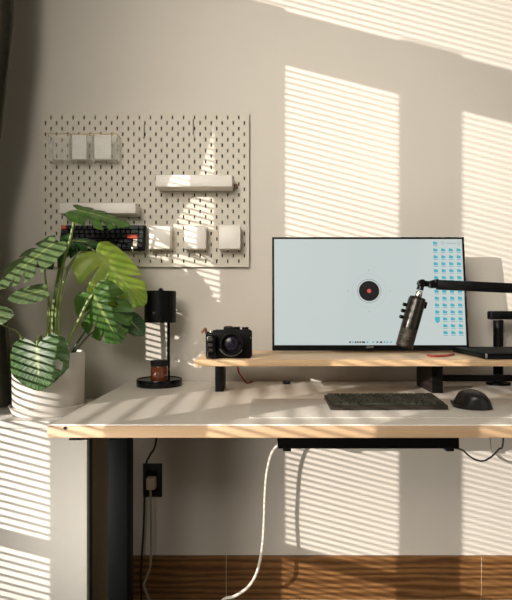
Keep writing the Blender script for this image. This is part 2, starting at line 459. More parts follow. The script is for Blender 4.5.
# maker's mark on the lower bezel
cv = bpy.data.curves.new('logo', 'FONT'); cv.body = 'LG'; cv.size = .0095; cv.align_x = 'LEFT'; cv.align_y = 'CENTER'
to = bpy.data.objects.new('logo_text', cv); COL.objects.link(to)
bpy.context.view_layer.update()
me = bpy.data.meshes.new_from_object(to.evaluated_get(bpy.context.evaluated_depsgraph_get()))
bpy.data.objects.remove(to)
bm = B(); bm.from_mesh(me)
lx, lz = sp(369.6, 347.0)
xform(bm.verts, MT @ Matrix.Translation((lx, -.0036, lz)) @ Matrix.Rotation(PI/2, 4, 'X'))
disc(bm, lx-1.8*k, lz, 1.05*k, 1.4*k, 20, -.0036)
obj('logo', bm, M['logo'], mo, sm=0)
bm = B(); box(bm, mc.x-.06, mc.x+.06, mc.y+.040, -.002, mc.z-.06, mc.z+.06, .003); obj('wall_bracket', bm, M['black'], mo)

# ------------------------------------------------------------------ microphone and its boom arm
ba = thing('boom_arm', 'black jointed boom arm on a post clamped behind the shelf', 'boom arm', (.81, -.09, DZ))
D0 = 1.86
post = P(498.3, 0, D0).x; py0 = D0-DW
bm = B(); lathe(bm, [(.0165, DZ+.004), (.0165, 1.02)], 24, T(post, py0, 0)); obj('post', bm, M['black'], ba)
bm = B(); lathe(bm, [(.040, DZ), (.040, DZ+.008), (.022, DZ+.012), (.022, DZ+.03)], 32, T(post, py0, 0)); obj('clamp_base', bm, M['black'], ba)
arm0, arm1 = P(0, 319.5, D0).z, P(0, 311, D0).z
bm = B(); box(bm, P(488.5, 0, D0).x, 1.14, py0-.017, py0+.017, arm0, arm1, .006, 3); obj('lower_arm', bm, M['black'], ba)
A0, A1 = P(437, 284.8, 1.50), P(512, 288.6, 1.52)
A2 = A0+(A1-A0)*((1.12-A0.x)/(A1.x-A0.x))
d = (A2-A0)
ang = math.atan2(-d.z, d.x)
bm = B(); box(bm, 0, d.length, -.013, .013, -.0135, .0135, .003, 2, T(A0.x, A0.y, A0.z, ry=ang)); obj('upper_arm', bm, M['black'], ba)
bm = B()
lathe(bm, [(.02, 0), (.02, .11)], 20, T(A2.x, A2.y-.01, A2.z-.05))
tube(bm, [(A2.x, A2.y, A2.z-.04), (1.13, (A2.y+py0)/2, (A2.z+1.03)/2), (1.12, py0, 1.035)], .013)
obj('elbow', bm, M['black'], ba)
J0, J1 = P(432, 284.3, 1.50), P(421.5, 283.3, 1.50)
bm = B()
tube(bm, [A0+Vector((.004, 0, 0)), J0], .0075, 12, smooth=False)
for p, r in ((J0, .0115), (J1, .0110)):
    lathe(bm, [(0, -.012), (r*.7, -.012), (r, -.009), (r, .009), (r*.7, .012), (0, .012)], 20, T(p.x, p.y, p.z, rx=PI/2))
tube(bm, [J0, J1], .0085, 12, smooth=False)
box(bm, P(434, 0, 1.5).x, P(438, 0, 1.5).x, J0.y-.012, J0.y+.012, J0.z-.011, J0.z+.014, .002)
tube(bm, [J1, P(419.8, 290.0, 1.50)], .0085, 12, .010, smooth=False)
obj('swivel_joint', bm, M['black_gloss'], ba)

mt, mb = P(418.2, 296, 1.50), P(404.0, 347.0, 1.50)
ax = (mb-mt); ml = ax.length; ax.normalize()
mang = math.atan2(ax.x, -ax.z)           # lean
MM = Matrix.Translation(mt) @ Matrix.Rotation(-mang, 4, 'Y') @ Matrix.Rotation(PI, 4, 'X')   # local +z runs down the mic
mi = thing('microphone', 'black and bronze studio microphone hanging tilted from the boom arm', 'microphone', mt)
rr = .0245
bm = B(); lathe(bm, [(.010, .003), (rr*.86, .004), (rr*.97, .009), (rr, .016), (rr, ml*.63), (rr*.97, ml*.635)], 40, MM); obj('mic_body', bm, M['micbody'], mi)
bm = B(); lathe(bm, [(rr*.93, ml*.634), (rr*.98, ml*.65), (rr*.98, ml*.97), (rr*.9, ml), (0, ml)], 40, MM)
gr = obj('mic_grille', bm, M['grille'], mi)
bm = B()
for f in (.64, .80, .975): lathe(bm, [(rr*.98, ml*f), (rr*1.0, ml*f+.0008), (rr*1.0, ml*f+.002), (rr*.98, ml*f+.0028)], 40, MM, cap=False)
obj('grille_band', bm, M['micbody'], gr)
bm = B(); lathe(bm, [(.0085, -.014), (.0100, -.011), (.0100, .002), (.0085, .004)], 24, MM); obj('mount_ring', bm, M['chrome'], mi)
for f in (.22, .34, .46):
    bm = B(); lathe(bm, [(.0048, 0), (.0052, .002), (.0052, .009), (.0042, .011)], 16, MM @ T(-rr+.001, -.004, ml*f, ry=-PI/2)); obj('knob', bm, M['black_gloss'], mi)
bm = B(); box(bm, rr-.003, rr+.005, -.006, .006, ml*.07, ml*.2, .002, 2, MM); obj('switch', bm, M['black'], mi)

# ------------------------------------------------------------------ laptop, red cable
bm = B(); ly0 = 1.482-DW; lxa = P(486, 0, 1.482).x
lp = thing('laptop', 'thin closed black laptop lying on the shelf beside the monitor', 'laptop', (.75, -.36, SZ))
box(bm, lxa, .985, ly0, ly0+.262, SZ+.0015, SZ+.0115, .003, 3); obj('base', bm, M['steel'], lp)
bm = B(); box(bm, lxa, .985, ly0, ly0+.262, SZ+.012, SZ+.0185, .003, 3); obj('lid', bm, M['steel'], lp)
bm = B(); box(bm, lxa-.0006, lxa+.004, ly0-.0006, ly0+.004, SZ+.004, SZ+.0165, .0015); obj('corner_edge', bm, M['chrome'], lp)
bm = B(); q = lambda a, b, D: P(a, b, D)
rz = SZ+.0035
cpts = [(q(427.5, 0, 1.60).x, -.35, rz), (q(432, 0, 1.56).x, -.39, rz), (q(439, 0, 1.56).x, -.388, rz), (q(447, 0, 1.58).x, -.372, rz), (q(452, 0, 1.63).x, -.33, rz+.001), (q(454, 0, 1.66).x, -.28, rz)]
tube(bm, cpts, .0032); tag(obj('cable', bm, M['rcable'], loc=cpts[0]), 'short red cable lying on the shelf under the microphone', 'cable')

# ------------------------------------------------------------------ camera on the shelf
cx, cy = P(229, 0, 1.53).x, 1.53-DW
CM = T(cx, cy, SZ, rz=math.radians(4))
cam_t = thing('camera', 'small black mirrorless camera with round lens on the shelf end', 'camera', (cx, cy, SZ))
s = 1.53/F
def cp(px, py): return (px-229)*s, (358-py)*s
bm = B(); prism(bm, [(-22*s, 0), (21*s, 0), (23*s, 3*s), (23*s, 27*s), (21*s, 28.6*s), (-13*s, 28.6*s), (-15*s, 27*s), (-22*s, 26.5*s), (-23*s, 24*s), (-23*s, 2*s)], .036,
      CM @ Matrix(((1, 0, 0, 0), (0, 0, 1, -.012), (0, 1, 0, 0), (0, 0, 0, 1))), .003); bd = obj('body', bm, M['black'], cam_t)
bm = B(); box(bm, -22.5*s, -12*s, -.034, -.008, .002, 24.5*s, .008, 4, CM); gp = obj('grip', bm, M['black_gloss'], cam_t)
bm = B()
for z in (7, 12.5, 18): box(bm, -20*s, -15.5*s, -.0352, -.030, z*s, (z+3.4)*s, .0016, 2, CM)
obj('grip_ridge', bm, M['grey_dark'], gp)
lcx, lcz = 2.2*s, 15.2*s
LM = CM @ T(lcx, -.012, lcz, rx=PI/2)
bm = B(); lathe(bm, [(.0335, 0), (.0335, .004), (.031, .006), (.031, .020), (.0325, .021), (.0325, .038), (.030, .041), (.027, .041), (.021, .030)], 48, LM, cap=False); ln = obj('lens', bm, M['black'], cam_t)
bm = B(); lathe(bm, [(.0215, .029), (.014, .033), (0, .0345)], 40, LM, cap=False); obj('lens_glass', bm, M['lens'], ln)
bm = B(); lathe(bm, [(.0308, .0395), (.0312, .0415), (.0290, .0418), (.0284, .0405)], 48, LM, cap=False); obj('focus_ring', bm, M['black'], ln)
bm = B()
n = 20
for i in range(n):
    a0, a1 = [math.radians(205+125*t/n) for t in (i, i+1)]
    bm.faces.new([bm.verts.new(LM @ Vector((r*math.cos(a), r*-math.sin(a)*-1, .0042))) for a, r in ((a0, .0332), (a1, .0332), (a1, .0375), (a0, .0375))])
obj('mount_ring', bm, M['chrome'], cam_t, sm=0)
bm = B(); box(bm, -5.5*s, 11*s, -.008, .020, 28*s, 31.2*s, .002, 2, CM); tp = obj('top_plate', bm, M['black'], cam_t)
bm = B(); box(bm, -4.5*s, 3.5*s, -.004, .014, 31*s, 32*s, .0008, 1, CM); obj('hot_shoe', bm, M['steel'], tp)
bm = B(); lathe(bm, [(.0095, 0), (.0095, .007), (.008, .008)], 28, CM @ T(16.5*s, .006, 28.2*s)); obj('dial', bm, M['black'], cam_t)
bm = B(); lathe(bm, [(.006, 0), (.006, .005), (.004, .006)], 20, CM @ T(-17.5*s, -.012, 26*s)); obj('shutter_button', bm, M['chrome'], cam_t)
bm = B(); lathe(bm, [(.0022, 0), (.0022, .002)], 12, CM @ T(21.6*s, -.0122, 21*s, rx=PI/2)); obj('strap_lug', bm, M['chrome'], cam_t)
bm = B(); tube(bm, [CM @ Vector((-22.5*s, .0, 25*s)), CM @ Vector((-23.5*s, -.004, 29.5*s)), CM @ Vector((-25.5*s, -.012, 27.5*s)), CM @ Vector((-27*s, -.014, 25.5*s))], .0040, 8, .0028); obj('strap_tag', bm, M['leather'], cam_t)

# red lead dropping behind the shelf
bm = B(); cpts = [P(237, 366, 1.85), P(238.5, 371, 1.855), P(242, 377, 1.86), P(247, 381, 1.88)]
cpts = [(v.x, v.y, v.z) for v in cpts]; cpts[-1] = (cpts[-1][0], -.075, DZ+.003); cpts.append((cpts[-1][0]+.02, -.03, DZ+.003))
cpts[0] = (cpts[0][0], -.105, SZ-.03)
cpts.insert(0, (cpts[0][0]-.001, -.104, SZ-.004))
tube(bm, cpts, .0030); tag(obj('cable', bm, M['rcable'], loc=cpts[0]), 'thin dark red lead hanging from the shelf behind the camera', 'cable')
# small clip at the desk rear
bm = B(); c = P(286.5, 384.5, 1.87)
box(bm, c.x-.013, c.x+.013, c.y-.008, c.y+.008, DZ, DZ+.009, .003, 2); box(bm, c.x-.010, c.x-.003, c.y-.006, c.y+.006, DZ+.008, DZ+.012, .001); box(bm, c.x+.003, c.x+.010, c.y-.006, c.y+.006, DZ+.008, DZ+.012, .001)
tag(obj('cable_clip', bm, M['rubber'], loc=(c.x, c.y, DZ)), 'tiny black cable clip on the desk below the monitor', 'clip')

# ------------------------------------------------------------------ lamp and jar
LD = 1.83
lc = P(159.5, 0, LD); ly = LD-DW
la = thing('table_lamp', 'black table lamp with drum shade and round tray base', 'lamp', (lc.x, ly, DZ))
br = 22.6*LD/F
bm = B(); lathe(bm, [(br*.985, DZ), (br, DZ+.003), (br, DZ+.021), (br*.985, DZ+.0245), (br*.95, DZ+.0245), (br*.94, DZ+.022), (0, DZ+.022)], 64, T(lc.x, ly, 0)); obj('base', bm, M['black_gloss'], la)
pxx = P(167.5, 0, LD).x
bm = B(); lathe(bm, [(.0052, DZ+.02), (.0052, P(0, 300, LD).z)], 16, T(pxx, ly+.02, 0)); obj('pole', bm, M['black'], la)
sx = P(160.3, 0, LD).x; sr = 15.6*LD/F; z0, z1 = P(0, 322.5, LD).z, P(0, 291, LD).z
bm = B(); lathe(bm, [(sr-.002, z0), (sr, z0), (sr, z1-.002), (sr-.002, z1), (.004, z1), (.004, z1-.002), (sr-.004, z1-.003), (sr-.003, z0)], 64, T(sx, ly, 0), cap=False); sh = obj('lamp_shade', bm, M['black'], la)
bm = B(); lathe(bm, [(.009, z1-.001), (.010, z1+.003), (.006, z1+.005), (.0065, z1+.009), (0, z1+.010)], 20, T(sx+.002, ly, 0)); obj('finial', bm, M['black'], sh)
bm = B(); box(bm, sx, pxx, ly-.002, ly+.022, P(0, 303, LD).z, P(0, 300.5, LD).z, .001); obj('shade_bracket', bm, M['black'], la)
jx = P(159.0, 0, 1.795).x; jy = ly-.030
jb = DZ+.0222; jh = P(0, 360.5, 1.795).z-jb; jr = 8.6*1.795/F
ja = thing('candle_jar', 'brown amber jar with black lid standing on the lamp base', 'jar', (jx, jy, jb))
bm = B(); lathe(bm, [(jr*.93, jb), (jr, jb+.004), (jr, jb+jh*.68), (jr*.96, jb+jh*.74)], 36, T(jx, jy, 0)); obj('jar_body', bm, M['amber'], ja)
bm = B(); lathe(bm, [(jr*1.02, jb+jh*.735), (jr*1.03, jb+jh*.75), (jr*1.03, jb+jh*.97), (jr*.98, jb+jh)], 36, T(jx, jy, 0)); obj('lid', bm, M['rubber'], ja)

# ------------------------------------------------------------------ desk mat, keyboard, mouse
MZ = DZ+.003
bm = B(); box(bm, P(249, 0, 1.275).x, .80, 1.275-DW, 1.545-DW, DZ+.0003, MZ, .001, 2)
tag(obj('desk_mat', bm, M['mat_'], loc=(.4, -.54, DZ)), 'thin pale grey felt mat under the keyboard and mouse', 'desk mat')
kx0, kx1 = P(330, 0, 1.361).x, P(449, 0, 1.361).x
ky0, kd = 1.361-DW, .112
kb = thing('keyboard', 'low charcoal computer keyboard lying on the pale desk mat', 'keyboard', ((kx0+kx1)/2, ky0+.05, MZ))
kt = math.radians(5.5)
KM = T((kx0+kx1)/2, ky0, MZ+.002, rx=kt, rz=math.radians(1.6))
kw = kx1-kx0
bm = B(); prism(bm, [(0, 0), (kd, 0), (kd, .010), (.006, .010), (0, .006)], kw, KM @ Matrix(((0, 0, 1, -kw/2), (1, 0, 0, 0), (0, 1, 0, 0), (0, 0, 0, 1))), .0015); obj('case', bm, M['grey_dark'], kb)
bm = B()
def keyrow(bm, mtx, x0, x1, y, d, h, widths, z, gap=.0014):
    u = (x1-x0)/sum(widths); x = x0
    for w in widths:
        a, b = x+gap/2, x+w*u-gap/2
        vs = box(bm, a, b, y, y+d, z, z+h)
        for v in vs:
            if v.co.z > z+h*.5:
                v.co.x += (.0012 if v.co.x < (a+b)/2 else -.0012); v.co.y += (.0012 if v.co.y < y+d/2 else -.0012)
        xform(vs, mtx); x += w*u
rows = [[1.25, 1.25, 1.25, 6, 1, 1, 1, 1, 1, 1], [2.25]+[1]*11+[1.5, 1], [1.75]+[1]*11+[2, 1], [1.5]+[1]*12+[1.25, 1], [1]*13+[1.75, 1]]
for i, r in enumerate(rows):
    keyrow(bm, KM, -kw/2+.006, kw/2-.006, .008+i*.0202, .0190, .0055, r, .010)
obj('keycaps', bm, M['felt'], kb)
for a in (-kw/2+.02, kw/2-.05):
    bm = B(); box(bm, a, a+.03, kd-.02, kd-.012, -.0115, .001, .001, 1, KM); obj('tilt_foot', bm, M['rubber'], kb)

mx_, my_ = .012+(P(456, 0, 1.37).x+P(491.5, 0, 1.37).x)/2, 1.355-DW+.06
ms = thing('computer_mouse', 'sculpted dark grey mouse on the mat beside the keyboard', 'mouse', (mx_, my_, MZ))
bm = B()
nu, nv = 28, 16
# hump built from cross sections front to back
secs = []
for i in range(nu+1):
    t = i/nu                      # 0 = rear (towards the chair) 1 = nose
    yy = my_-.060+.120*t
    w = .043*math.sqrt(max(0.0, 1-(2*t-1)**4))+.0005
    h = .053*(math.sin(PI*min(1, (t*.86+.14)))**.62)*(1-.25*t)
    wl = w*(1.0+.22*math.exp(-((t-.45)/.25)**2))      # thumb wing at the left
    ring = []
    for j in range(nv+1):
        a = PI*j/nv
        cxx = math.cos(a); szz = math.sin(a)
        x = (w*.92 if cxx > 0 else wl)*cxx
        zz = h*szz**.75
        if cxx < -.55: zz *= .55 + .45*max(0, (1+cxx)/.45)**1.2   # scoop for the thumb
        x += -.010*(zz/.05)*1.0
        ring.append(bm.verts.new((mx_+.004+x, yy, MZ+.0005+zz)))
    secs.append(ring)
for a, b in zip(secs, secs[1:]):
    for j in range(nv): bm.faces.new((a[j], a[j+1], b[j+1], b[j]))
    bm.faces.new((a[0], b[0], b[nv], a[nv]))
bm.faces.new(secs[0]); bm.faces.new(secs[-1][::-1])
mb_ = obj('shell', bm, M['mouse'], ms, sm=60)
bm = B(); lathe(bm, [(.004, -.004), (.010, -.0035), (.010, .0035), (.004, .004)], 24, T(mx_, my_+.036, MZ+.030, ry=PI/2)); obj('scroll_wheel', bm, M['rubber'], ms)
bm = B(); tube(bm, [(mx_-.043, my_-.034, MZ+.006), (mx_-.050, my_-.006, MZ+.009), (mx_-.044, my_+.026, MZ+.010)], .0035, 8); obj('thumb_rest', bm, M['mouse'], ms)

# ------------------------------------------------------------------ pegboard
PB = -.0165
pb = thing('pegboard', 'large white slotted pegboard mounted on the wall above the desk', 'pegboard', (-.434, PB, 1.49))
x0, x1 = P(41, 0, 1.935).x, P(249, 0, 1.935).x
z1, z0 = P(0, 112, 1.935).z, P(0, 267, 1.935).z
bm = B()
ncol = 37
mxr = (x1-x0-ncol*.02)/2
def ring(bm, a, b, c, d, h):      # face a..b x c..d with a slot
    hw, hh = .0026, .0068
    mx, mz = (a+b)/2, h
    o = [bm.verts.new((x, PB, z)) for x, z in ((a, c), (b, c), (b, d), (a, d))]
    ii = [(mx-hw, mz-hh), (mx+hw, mz-hh), (mx+hw, mz+hh), (mx-hw, mz+hh)]
    i = [bm.verts.new((x, PB, z)) for x, z in ii]; j = [bm.verts.new((x, PB+.005, z)) for x, z in ii]
    for k_ in range(4):
        l = (k_+1) % 4
        bm.faces.new((o[k_], o[l], i[l], i[k_])); bm.faces.new((i[k_], i[l], j[l], j[k_]))
def plain(bm, a, b, c, d):
    if b-a > 1e-5 and d-c > 1e-5: bm.faces.new([bm.verts.new(v) for v in ((a, PB, c), (b, PB, c), (b, PB, d), (a, PB, d))])
plain(bm, x0, x0+mxr, z0, z1); plain(bm, x1-mxr, x1, z0, z1)
for c in range(ncol):
    a = x0+mxr+c*.02; b = a+.02
    zc = z1-.0205-(.02 if c % 2 == 0 else 0)
    top = z1
    lo = z1
    while zc-.0205 > z0-.001:
        d_ = zc+.02; e_ = zc-.02
        if lo > d_+1e-5: plain(bm, a, b, d_, lo)
        ring(bm, a, b, max(e_, z0), min(d_, lo), zc); lo = max(e_, z0); zc -= .04
    plain(bm, a, b, z0, lo)
bmesh.ops.remove_doubles(bm, verts=bm.verts, dist=.00005)
for a, b, c, d in ((x0, x0+.0005, z0, z1), (x1-.0005, x1, z0, z1), (x0, x1, z0, z0+.0005), (x0, x1, z1-.0005, z1)):
    box(bm, a, b, PB+.0001, PB+.0052, c, d)
obj('perforated_panel', bm, M['peg'], pb, sm=0)
bm = B(); box(bm, x0+.003, x1-.003, PB+.0092, PB+.0112, z0+.003, z1-.003); obj('slot_shade_sheet', bm, M['gap'], pb)  # dark sheet added to paint the shade seen through the slots
for a, c in ((x0+.03, z0+.03), (x1-.05, z0+.03), (x0+.03, z1-.05), (x1-.05, z1-.05)):
    bm = B(); box(bm, a, a+.02, PB+.0113, -.0003, c, c+.02, .001); obj('wall_mount', bm, M['white_plastic'], pb)

# white ledges on the board
def ledge(xa, xb, za, zb, label, clip):
    t = thing('pegboard_shelf', label, 'shelf', ((xa+xb)/2, PB, za), 'white shelves on the pegboard')
    d = .07; yf = PB-d
    bm = B()
    box(bm, xa, xb, yf, yf+.003, za, zb, .0012); box(bm, xa, xb, yf, PB-.0005, za, za+.003, .0012)
    box(bm, xa, xa+.003, yf, PB-.0005, za, zb, .0012); box(bm, xb-.003, xb, yf, PB-.0005, za, zb, .0012)
    obj('tray', bm, M['white_plastic'], t)
    bm = B(); box(bm, xa+.02, xb-.02, PB-.0025, PB-.0004, za, zb+.008, .0005); obj('back_lip', bm, M['white_plastic'], t)
    if clip:
        bm = B(); lathe(bm, [(.006, 0), (.007, .003), (.007, .012), (.004, .016)], 16, T(xb+.008, PB-.003, (za+zb)/2-.003, rx=PI/2)); obj('end_knob', bm, M['leather'], t)
DL = 1.865
ledge(P(155.5, 0, DL).x, P(232.5, 0, DL).x, P(0, 187, DL).z, P(0, 175, DL).z, 'white ledge shelf crossed by sunlight, alone on the right half of the pegboard', True)
ledge(P(59, 0, DL).x, P(136, 0, DL).x, P(0, 213.5, DL).z, P(0, 203, DL).z, 'white ledge shelf behind the top leaf, above the hanging keyboard', False)

# three white bins
def bin_(px0, px1, py0, py1, label):
    D = 1.885; xa, xb = P(px0, 0, D).x, P(px1, 0, D).x; za, zb = P(0, py1, D).z, P(0, py0, D).z
    t = thing('pegboard_bin', label, 'bin', ((xa+xb)/2, PB, za), 'white bins on the pegboard')
    yf = PB-.050
    bm = B()
    w = .0022
    box(bm, xa, xb, yf, yf+w, za, zb, .0009); box(bm, xa, xa+w, yf, PB-.0005, za, zb, .0009); box(bm, xb-w, xb, yf, PB-.0005, za, zb, .0009)
    box(bm, xa, xb, PB-.0005-w, PB-.0005, za, zb+.006, .0009); box(bm, xa, xb, yf, PB-.0005, za, za+w, .0009)
    obj('cup', bm, M['white_plastic'], t)
    bm = B(); box(bm, (xa+xb)/2-.002, (xa+xb)/2+.002, PB-.002, PB+.004, zb-.002, zb+.004); obj('mounting_tab', bm, M['white_plastic'], t)
    bm = B(); box(bm, xa-.0012, xb+.0012, yf-.0012, yf+.004, zb-.003, zb+.0012, .001); obj('rim', bm, M['white_plastic'], t)
bin_(149, 170.5, 226.5, 249, 'white bin beside the hanging keyboard, first of three')
bin_(184, 206, 226, 249, 'white bin in the middle of the three on the pegboard')
bin_(218.5, 240.5, 225.5, 249, 'white bin nearest the pegboard corner, last of three')

# wire hooks
def hook(px, py0, py1, label):
    a, b = P(px, py0, 1.925), P(px, py1, 1.925)
    bm = B(); tube(bm, [(a.x, PB+.003, a.z), (a.x, PB-.004, a.z+.001), (a.x, PB-.006, a.z-.004), (a.x, PB-.006, (a.z+b.z)/2), (a.x, PB-.006, b.z), (a.x, PB-.012, b.z-.003), (a.x, PB-.016, b.z+.002)], .0014, 6)
    tag(obj('hook', bm, M['chrome'], loc=(a.x, PB, a.z)), label, 'hook', 'wire hooks on the pegboard')
hook(144, 124, 138, 'thin wire hook hanging beside the clear trays')
hook(193, 119, 134, 'thin wire hook above the sunlit ledge shelf')

# clear trays with white cards
def tray(px0, px1, label, first):
    D = 1.89; xa, xb = P(px0, 0, D).x, P(px1, 0, D).x; zb, za = P(0, 134.5, D).z, P(0, 160, D).z
    t = thing('clear_tray', label, 'tray', ((xa+xb)/2, PB, za), 'clear trays on the pegboard')
    bm = B(); yf = PB-.045; w = .002
    box(bm, xa, xb, yf, yf+w, za, zb); box(bm, xa, xa+w, yf+w, PB-.001, za, zb); box(bm, xb-w, xb, yf+w, PB-.001, za, zb); box(bm, xa+w, xb-w, yf+w, PB-.001, za, za+w)
    obj('tray_body', bm, M['clear'], t, sm=0)
    bm = B(); box(bm, (xa+xb)/2-.004, (xa+xb)/2+.004, PB-.002, PB-.0002, zb-.004, zb+.003); obj('mounting_tab', bm, M['brass'], t)
    bm = B(); tube(bm, [(xa, PB-.001, zb), (xa, yf, zb+.001), (xb, yf, zb+.001), (xb, PB-.001, zb)], .0014, 6, smooth=False); obj('wire_rim', bm, M['brass'], t)
tray(47.5, 69.5, 'clear plastic tray nearest the pegboard corner, holding nothing white', 0)
tray(70.5, 92, 'clear plastic tray between two others, holding a white card', 0)
tray(93, 117, 'clear plastic tray furthest from the corner, holding a broad white card', 0)
for a, b, lab in ((72.5, 87, 'narrow white card standing in the middle clear tray'), (94.8, 111.5, 'broad white card standing in the last clear tray')):
    D = 1.90; bm = B(); box(bm, P(a, 0, D).x, P(b, 0, D).x, PB-.040, PB-.030, P(0, 159.2, 1.89).z+.0022, P(0, 135.5, D).z, .001)
    tag(obj('card', bm, M['card'], loc=(P(a, 0, D).x, PB-.035, P(0, 159, D).z)), lab, 'card', 'white cards in the clear trays')

# hanging mechanical keyboard
hk = thing('keyboard', 'black mechanical keyboard with a few red keys hung on the pegboard', 'keyboard', (-.60, PB-.03, 1.27))
D = 1.87
xa, xb = P(57.5, 0, D).x, P(143.5, 0, D).x; zb, zt = P(0, 249, D).z, P(0, 223.5, D).z
lean = math.radians(18); hh = (zt-zb)/math.cos(lean)
HM = T((xa+xb)/2, PB-.056, zb, rx=PI/2-lean)     # local y runs up the board, z toward the room
hw = xb-xa
bm = B(); box(bm, -hw/2, hw/2, 0, hh, -.018, 0, .002, 2, HM); obj('case', bm, M['black'], hk)
bk, bw = B(), B(); bgs = [B(), B(), B()]; brs = [B(), B()]
u = (hw-.008)/16
kh = (hh-.006)/5
for r in range(5):
    y = .003+r*kh
    lay = [[1.25, 1.25, 1.25, 6.25, 1, 1, 1, 1, 1, 1], [2.25]+[1]*10+[1.75, 1, 1], [1.75]+[1]*11+[2.25, 1], [1.5]+[1]*12+[1.5, 1], [1]*13+[2, 1]][r]
    f = 16/sum(lay); x = -hw/2+.004
    for i, w in enumerate(lay):
        ww = w*u*f; tgt = bk
        if i == len(lay)-1 and r != 0: tgt = bgs[0]
        if r >= 3 and i == len(lay)-2: tgt = bgs[0]
        if r == 2 and i == len(lay)-2: tgt = brs[0]
        if r == 4 and i == 0: tgt = brs[1]
        if r in (0, 1) and i == len(lay)-2: tgt = bw if r == 1 else bw
        if r == 0 and i == 4: tgt = bgs[1]
        if r == 0 and i == 7: tgt = bgs[2]
        vs = box(tgt, x+.0006, x+ww-.0006, y+.0006, y+kh-.0006, 0, .008)
        for v in vs:
            if v.co.z > .004:
                v.co.x += .0016*(1 if v.co.x < x+ww/2 else -1); v.co.y += .0016*(1 if v.co.y < y+kh/2 else -1)
        xform(vs, HM); x += ww
obj('keycaps', bk, M['key_dark'], hk)
for q_ in bgs: obj('green_keycaps', q_, M['key_green'], hk)
for q_ in brs: obj('red_keycap', q_, M['key_red'], hk)
obj('white_keycap', bw, M['key_white'], hk)
for f in (.12, .88):
    bm = B(); xx = xa+hw*f
    tube(bm, [(xx, PB+.002, zb-.012), (xx, PB-.02, zb-.010), (xx, PB-.066, zb-.009), (xx, PB-.074, zb-.003), (xx, PB-.075, zb+.006)], .002, 6); obj('support_peg', bm, M['chrome'], hk)

# ------------------------------------------------------------------ outlet and cables
bm = B(); xa, xb = P(143, 0, 1.945).x, P(162, 0, 1.945).x; za, zb = P(0, 497, 1.945).z, P(0, 463.5, 1.945).z
ot = thing('wall_outlet', 'black double wall outlet plate under the desk', 'outlet', ((xa+xb)/2, 0, za))
box(bm, xa, xb, -.007, -.0003, za, zb, .002); obj('faceplate', bm, M['outlet'], ot)
for zc in (za+.035, zb-.035):
    bm = B(); box(bm, (xa+xb)/2-.016, (xa+xb)/2+.016, -.009, -.006, zc-.014, zc+.014, .003); obj('socket', bm, M['black_gloss'], ot)
pc = P(151.5, 484, 1.92)
pl = thing('power_plug', 'ivory power plug in the wall outlet with grey cord hanging', 'plug', (pc.x, -.03, pc.z))
bm = B(); box(bm, pc.x-.018, pc.x+.015, -.042, -.0092, pc.z-.020, pc.z+.024, .006, 3); obj('plug_body', bm, M['plug'], pl)
bm = B(); pts = [(pc.x-.002, -.034, pc.z-.012), P(150.5, 497, 1.915), P(151, 520, 1.915), P(151, 548, 1.91), P(150, 567, 1.90), P(146, 579, 1.88), P(144.5, 588, 1.86)]
pts = [Vector(p) for p in pts]; pts.append(Vector((pts[-1].x+.05, pts[-1].y-.01, .0055))); pts.append(Vector((pts[-1].x+.10, pts[-1].y-.02, .005)))
tube(bm, pts, .0042); obj('cord', bm, M['gcable'], pl)
bm = B(); pts = [Vector((P(157, 0, 1.90).x, -.05, DZ-.034)), P(156, 441, 1.90), P(150, 455, 1.915), P(146, 464, 1.93), P(144.2, 480, 1.93), P(144.4, 500, 1.93), P(143.4, 530, 1.93), P(142, 551, 1.93), P(140.5, 575, 1.92)]
pts.append(Vector((pts[-1].x, pts[-1].y-.01, .006))); pts.append(Vector((pts[-1].x-.06, pts[-1].y-.03, .005)))
tube(bm, pts, .0036); tag(obj('cable', bm, M['bcable'], loc=pts[0]), 'thin black cable running down the wall past the outlet', 'cable')

bm = B(); Dc = 1.845
pts = [(P(280.5, 0, Dc).x, -.122, P(0, 445.5, Dc).z), P(278, 445, Dc), P(271.5, 454, Dc), P(267, 472, Dc), P(265, 495, Dc), P(264, 523, Dc), P(262, 549, Dc-.01), P(257, 572, Dc-.03), P(248, 587, Dc-.05), P(234, 596.5, Dc-.06), P(222, 601, Dc-.07)]
pts = [Vector(p) for p in pts]; pts[-1].z = max(pts[-1].z, .006); pts.append(Vector((pts[-1].x-.08, pts[-1].y-.03, .006)))
tube(bm, pts, .0050, 10); tag(obj('cable', bm, M['wcable'], loc=pts[0]), 'white braided cable hanging from the tray end to the floor', 'cable')
bm = B(); Dc = 1.80
pts = [(tx1-.003, -.16, P(0, 447, 1.79).z), P(462, 450, Dc), P(468, 455, Dc), P(475, 459.5, Dc), P(483, 461, Dc), P(491, 457, Dc), P(499, 449, Dc), P(503, 443, Dc), (P(504.5, 0, Dc).x, -.15, DZ-.034)]
tube(bm, pts, .0030); tag(obj('cable', bm, M['bcable'], loc=pts[0]), 'black cable sagging from the tray end up to the desktop', 'cable')
bm = B(); Dc = 1.84
pts = [(P(488, 0, Dc).x, -.11, DZ-.034), P(491, 448, Dc), P(496, 455, Dc), P(504, 460.5, Dc), P(515, 464, Dc), P(530, 462, Dc), (P(545, 0, Dc).x, -.11, DZ-.034)]
tube(bm, pts, .0018); tag(obj('cable', bm, M['gcable'], loc=pts[0]), 'faint grey wire drooping beneath the desktop next to the black cable', 'cable')

